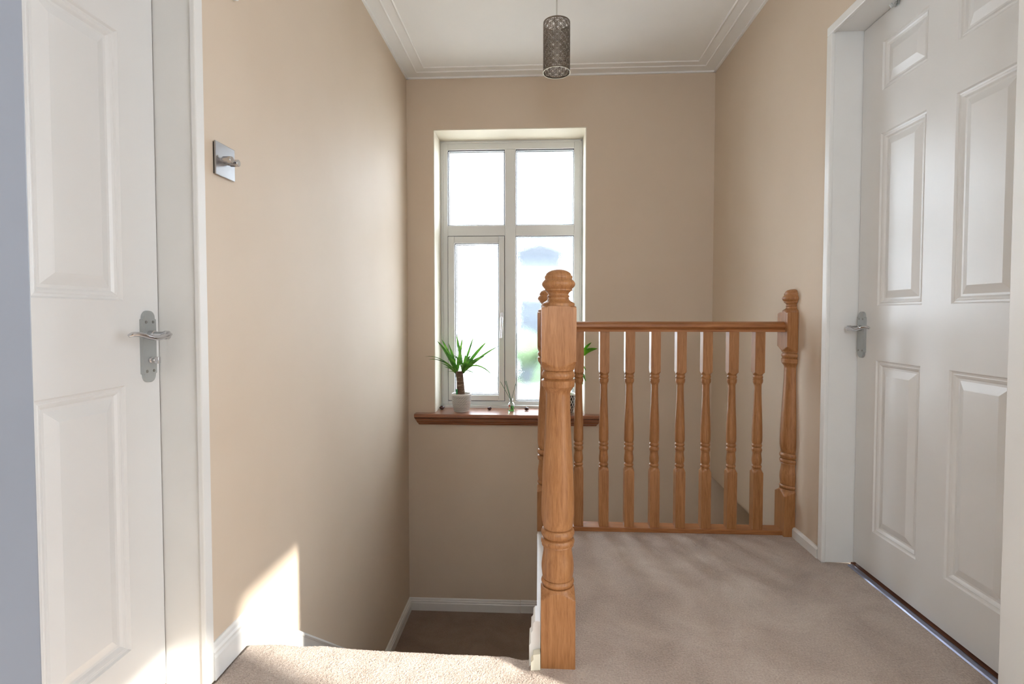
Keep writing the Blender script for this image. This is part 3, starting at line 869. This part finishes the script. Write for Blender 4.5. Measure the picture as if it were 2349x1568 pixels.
# yucca
px_, py_ = -0.503, 3.372
yu = empty('potted_yucca', (px_, py_, SILL), label='small yucca with spiky green leaves in a white pot with black dashes', cat='potted plant')
pot_p = [(0.0, 0.0), (0.0, 0.046), (0.004, 0.050)] + [(0.010 + 0.004 * i, 0.0515 + 0.0125 * math.sin(min(1, i / 22) * PI / 2)) for i in range(0, 26)] + [(0.113, 0.0645), (0.117, 0.0645), (0.119, 0.062), (0.117, 0.0585), (0.095, 0.0565), (0.090, 0.0)]
def dash_fn(i, k):
    z, r = pot_p[i]
    if z < 0.006 or z > 0.108 or r < 0.045: return 0
    row = int((z - 0.006) / 0.0085)
    inz = ((z - 0.006) % 0.0085) < 0.0060
    return 1 if inz and ((k + (row % 2) * 2 + (1 if ((z - 0.006) % 0.0085) > 0.003 else 0)) % 4) < 2 else 0
fine_p = []
for (z0, r0), (z1, r1) in zip(pot_p[:-1], pot_p[1:]):
    m = 3 if 0.008 < z0 < 0.112 and r0 > 0.05 and z1 > z0 else 1
    for q in range(m): fine_p.append((z0 + (z1 - z0) * q / m, r0 + (r1 - r0) * q / m))
fine_p.append(pot_p[-1]); pot_p = fine_p
MB().lathe(pot_p, 152, mat_fn=dash_fn, cap=False).build('pot', [M['pot_white'], M['pot_black']], yu)
MB().lathe([(0.098, 0.0), (0.099, 0.0565), (0.094, 0.0565)], 24, cap=False).build('soil', M['soil'], yu)
MB().tube([(-0.002, 0, 0.09), (-0.004, 0, 0.14), (-0.009, 0.0, 0.20), (-0.013, 0, 0.252)], [0.0265, 0.0258, 0.0245, 0.0235], 20).tube([(-0.013, 0, 0.252), (-0.0132, 0, 0.262)], [0.025, 0.0225], 20).build('trunk', M['bark'], yu)
MB().box(-0.033, -0.023, -0.020, -0.017, 0.095, 0.148).build('plant_tag', M['tag_green'], yu)
CAMP = Vector((0, 0, 0.94))
_Rm = cam.rotation_euler.to_matrix()
def at(x, y, Y):
    d = _Rm @ Vector(((x - 1174.5) / FPX, -(y - 760.5) / FPX, -1.0))
    return CAMP + d * (Y / d.y)
org = Vector((px_, py_, SILL))
lf = MB()
tips = [  # tip pixel in the photo's frame, depth, root offset, width, lift of the middle
    ((1003, 782), 3.30, (1046, 846), 0.030, 0.035), ((1013, 778), 3.40, (1048, 842), 0.032, 0.020), ((1029, 787), 3.44, (1052, 840), 0.022, 0.02),
    ((1046, 765), 3.36, (1066, 830), 0.030, 0.02), ((1061, 772), 3.43, (1046, 845), 0.028, 0.0), ((1087, 770), 3.40, (1068, 842), 0.020, 0.01),
    ((1117, 783), 3.34, (1068, 850), 0.030, 0.02), ((1145, 793), 3.40, (1070, 850), 0.022, 0.03), ((1112, 816), 3.26, (1066, 852), 0.038, 0.03),
    ((975, 817), 3.28, (1042, 852), 0.016, 0.06), ((984, 824), 3.31, (1044, 852), 0.022, 0.05), ((1010, 832), 3.24, (1044, 853), 0.022, 0.02),
    ((1018, 841), 3.30, (1042, 855), 0.020, 0.012), ((1028, 852), 3.33, (1044, 856), 0.016, 0.008), ((1040, 815), 3.22, (1062, 848), 0.026, 0.05),
    ((1080, 815), 3.22, (1058, 850), 0.026, 0.03), ((1098, 867), 3.27, (1078, 836), 0.022, 0.03), ((1092, 860), 3.36, (1066, 848), 0.016, 0.03),
    ((1109, 854), 3.38, (1066, 850), 0.014, 0.02), ((1123, 834), 3.42, (1066, 850), 0.014, 0.04), ((1035, 800), 3.45, (1052, 846), 0.024, 0.0),
    ((1075, 800), 3.45, (1060, 846), 0.026, 0.0), ((1055, 812), 3.38, (1050, 846), 0.028, 0.0), ((1068, 812), 3.30, (1064, 846), 0.028, 0.0),
    ((1022, 806), 3.34, (1048, 850), 0.028, 0.012), ((1092, 822), 3.34, (1064, 852), 0.026, 0.012), ((1058, 838), 3.24, (1056, 850), 0.024, 0.05)]
for (tx, ty), Y, (rx, ry), w, lift in tips:
    tip = at(tx, ty, Y) - org; root = at(rx, ry, 3.372) - org
    root = Vector(((-0.034 if rx < 1055 else 0.012) + (random.random() - 0.5) * 0.010, (random.random() - 0.5) * 0.018, 0.245 + random.random() * 0.022))
    mid = root.lerp(tip, 0.5) + Vector((0, 0, lift))
    leaf_strip(lf, bez(root, mid, tip), w * 0.82, 0.4, up=Vector((0.15, 0.9, 0.5)).normalized() if abs((tip - root).normalized().z) > 0.5 else Vector((0.0, 0.5, 1)).normalized())
leaf_strip(lf, bez(at(1066, 846, 3.35) - org, at(1100, 822, 3.33) - org, at(1137, 869, 3.32) - org), 0.012, 0.3, up=Vector((0, 1, 0.3)))
lf.build('foliage', M['leaf'], yu)

# second plant behind the newel post
qx, qy = 0.178, 3.385
p2 = empty('potted_houseplant', (qx, qy, SILL), label='broad-leaved houseplant in a black and white diamond pattern pot, half hidden by the newel post', cat='potted plant')
N2 = 216
zs_ = [0.002 + 0.1175 * i / 60 for i in range(61)]
prof2 = [(0.0, 0.0), (0.0, 0.047)] + [(z, 0.048 + 0.016 * min(1, z / 0.06)) for z in zs_] + [(0.121, 0.0625), (0.119, 0.058), (0.098, 0.057), (0.095, 0.0)]
def diamond(i, k):
    z, r = prof2[i]
    if i < 2 or r < 0.047 or z > 0.113 or i > 62: return 0
    a = k / N2 * 18; s = z / 0.036
    da = abs((a + s) % 1.0 - 0.5); db = abs((a - s) % 1.0 - 0.5)
    return 0 if min(0.5 - da, 0.5 - db) < 0.10 else 1
MB().lathe(prof2, N2, mat_fn=diamond, cap=False).build('pot', [M['pot_white'], M['pot_black']], p2)
MB().lathe([(0.100, 0.0), (0.101, 0.0575), (0.096, 0.0575)], 24, cap=False).build('soil', M['soil'], p2)
org2 = Vector((qx, qy, SILL))
stm = MB(); lf = MB()
stems = [((0.0, 0.0), (0.03, -0.02, 0.42)), ((0.01, 0.01), (0.05, -0.03, 0.30)), ((-0.01, 0.0), (-0.05, 0.0, 0.33)), ((0.0, -0.01), (0.01, 0.03, 0.40))]
for (sx, sy), top in stems:
    stm.tube(bez((sx, sy, 0.095), (sx, sy, 0.25), top, 8), [0.004 - 0.0002 * i for i in range(9)], 8)
stm.build('stem', M['leaf2'], p2)
for a_, c_, t_, w in [
    (at(1338, 815, 3.31), at(1342, 803, 3.29), at(1371, 799, 3.25), 0.042), (at(1337, 808, 3.33), at(1344, 795, 3.30), at(1357, 785, 3.27), 0.020),
    (at(1322, 836, 3.38), at(1336, 832, 3.34), at(1344, 850, 3.31), 0.022), (at(1320, 850, 3.36), at(1336, 848, 3.33), at(1342, 868, 3.29), 0.022),
    (at(1322, 858, 3.34), at(1338, 858, 3.31), at(1344, 875, 3.28), 0.020), (at(1322, 862, 3.36), at(1332, 862, 3.33), at(1337, 882, 3.30), 0.024),
    (at(1316, 864, 3.36), at(1308, 858, 3.33), at(1300, 866, 3.30), 0.030), (at(1300, 830, 3.38), at(1290, 800, 3.36), at(1270, 800, 3.34), 0.04),
    (at(1305, 840, 3.38), at(1300, 800, 3.38), at(1290, 770, 3.40), 0.04), (at(1300, 850, 3.38), at(1280, 840, 3.36), at(1262, 855, 3.34), 0.036),
    (at(1310, 835, 3.38), at(1315, 800, 3.38), at(1312, 772, 3.40), 0.04), (at(1318, 835, 3.38), at(1328, 812, 3.40), at(1330, 790, 3.40), 0.03)]:
    leaf_strip(lf, bez(a_ - org2, c_ - org2, t_ - org2), w, 0.25, up=Vector((0, 0.8, 0.6)))
lf.build('foliage', M['leaf2'], p2)

# reed diffuser
dx, dy = -0.178, 3.385
rd = empty('reed_diffuser', (dx, dy, SILL), label='small clear glass reed diffuser with green liquid and green reeds on the sill', cat='diffuser')
MB().lathe([(0.0, 0.0), (0.0, 0.019), (0.003, 0.0215), (0.045, 0.0215), (0.054, 0.018), (0.062, 0.0105), (0.076, 0.0100), (0.082, 0.0125), (0.085, 0.0125), (0.085, 0.0095), (0.062, 0.0080), (0.052, 0.0150), (0.044, 0.0190), (0.005, 0.0190), (0.004, 0.0)], 32, cap=False).build('bottle', M['clear'], rd)
MB().lathe([(0.0052, 0.0), (0.0052, 0.0180), (0.036, 0.0180), (0.036, 0.0)], 28, cap=False).build('liquid', M['liquid'], rd)
orr = Vector((dx, dy, SILL))
for tx, ty, Y in ((1148, 875, 3.37), (1158, 873, 3.38), (1161, 873, 3.40), (1184, 876, 3.37)):
    tp = at(tx, ty, Y) - orr
    MB().tube([(-tp.x * 0.10, -tp.y * 0.1, 0.010), (tp.x * 0.09, tp.y * 0.05, 0.080), tuple(tp)], 0.0016, 6).build('reed', M['reed'], rd)
MB().box(-0.016, -0.004, -0.0228, -0.0218, 0.012, 0.036, 0).box(-0.016, -0.004, -0.0229, -0.0218, 0.036, 0.044, 1).build('paper_tag', [M['paper'], M['red_label']], rd)

# conkers
def conker(px, py, rad, label, seed):
    p = at(px, py, 3.42)
    mb = MB()
    random.seed(seed)
    prof = [(-rad * 0.95 + 1.9 * rad * i / 10, rad * math.sqrt(max(0, 1 - (2 * i / 10 - 1) ** 2)) * (1.05 if 3 < i < 8 else 0.95)) for i in range(11)]
    mb.lathe(prof, 20, (0, 0, rad * 0.92), cap=False)
    mb.v = [(v[0] * 1.1 + 0.0025 * noise.noise(Vector((v[0] * 90 + seed, v[1] * 90, v[2] * 90))), v[1], v[2] + 0.0022 * noise.noise(Vector((v[0] * 70, v[1] * 70 + seed, v[2] * 70))) * (v[2] > rad * 0.3)) for v in mb.v]
    tag(mb.build('conker', M['conker'], loc=(p.x, 3.42, SILL + 0.0004)), label, 'conker', 'conkers along the sill')
conker(1014, 938, 0.0145, 'shiny brown conker at the left end of the window sill by the reveal', 3)
conker(1123, 938, 0.0125, 'shiny brown conker on the sill between the yucca pot and the diffuser', 5)
conker(1208, 939, 0.0130, 'shiny brown conker on the sill between the diffuser and the newel post', 9)
random.seed(11)

# ------------------------------------------------------------ outside, seen through the obscured glass
structure(MB().box(-6, 6, 6.4, 6.5, -2.8, 0.0).build('wall_bright_backdrop', M['gloss']))  # added white wall, keeps the foot of the lower panes bright
structure(MB().box(-14, 14, BW + 0.05, 30, -2.9, -2.8).build('ground', M['paving']))
nh = empty('neighbouring_house', (-0.2, 8.5, -2.8), label='blurred grey house wall behind the obscured glass of the lower right pane', cat='house')
MB().box(-0.17, 0.60, 0.0, 3.0, 0.0, 4.85).build('wall', M['house'], nh)
MB().box(-0.19, 0.62, -0.05, 0.0, 4.02, 4.42).build('render_band', M['gloss'], nh)
MB().prism([(-0.30, 4.85), (0.72, 4.85), (0.21, 5.05)], 'y', -0.2, 3.2).build('roof', M['roofing'], nh)
hg = MB()
for k in range(60):
    cx = random.uniform(-0.9, 0.9); cz = random.uniform(0.1, 3.25); cy = random.uniform(-0.3, 0.3); rr = random.uniform(0.18, 0.34)
    seg = 10
    hg.lathe([(-rr + 2 * rr * i / 8, rr * math.sqrt(max(0.0, 1 - (2 * i / 8 - 1) ** 2)) * random.uniform(0.85, 1.1)) for i in range(9)], seg, (cx, cy, cz), cap=False)
tag(hg.build('hedge', M['hedge'], loc=(0.0, 7.4, -2.8)), 'blurred green hedge behind the obscured glass below the grey house', 'hedge')
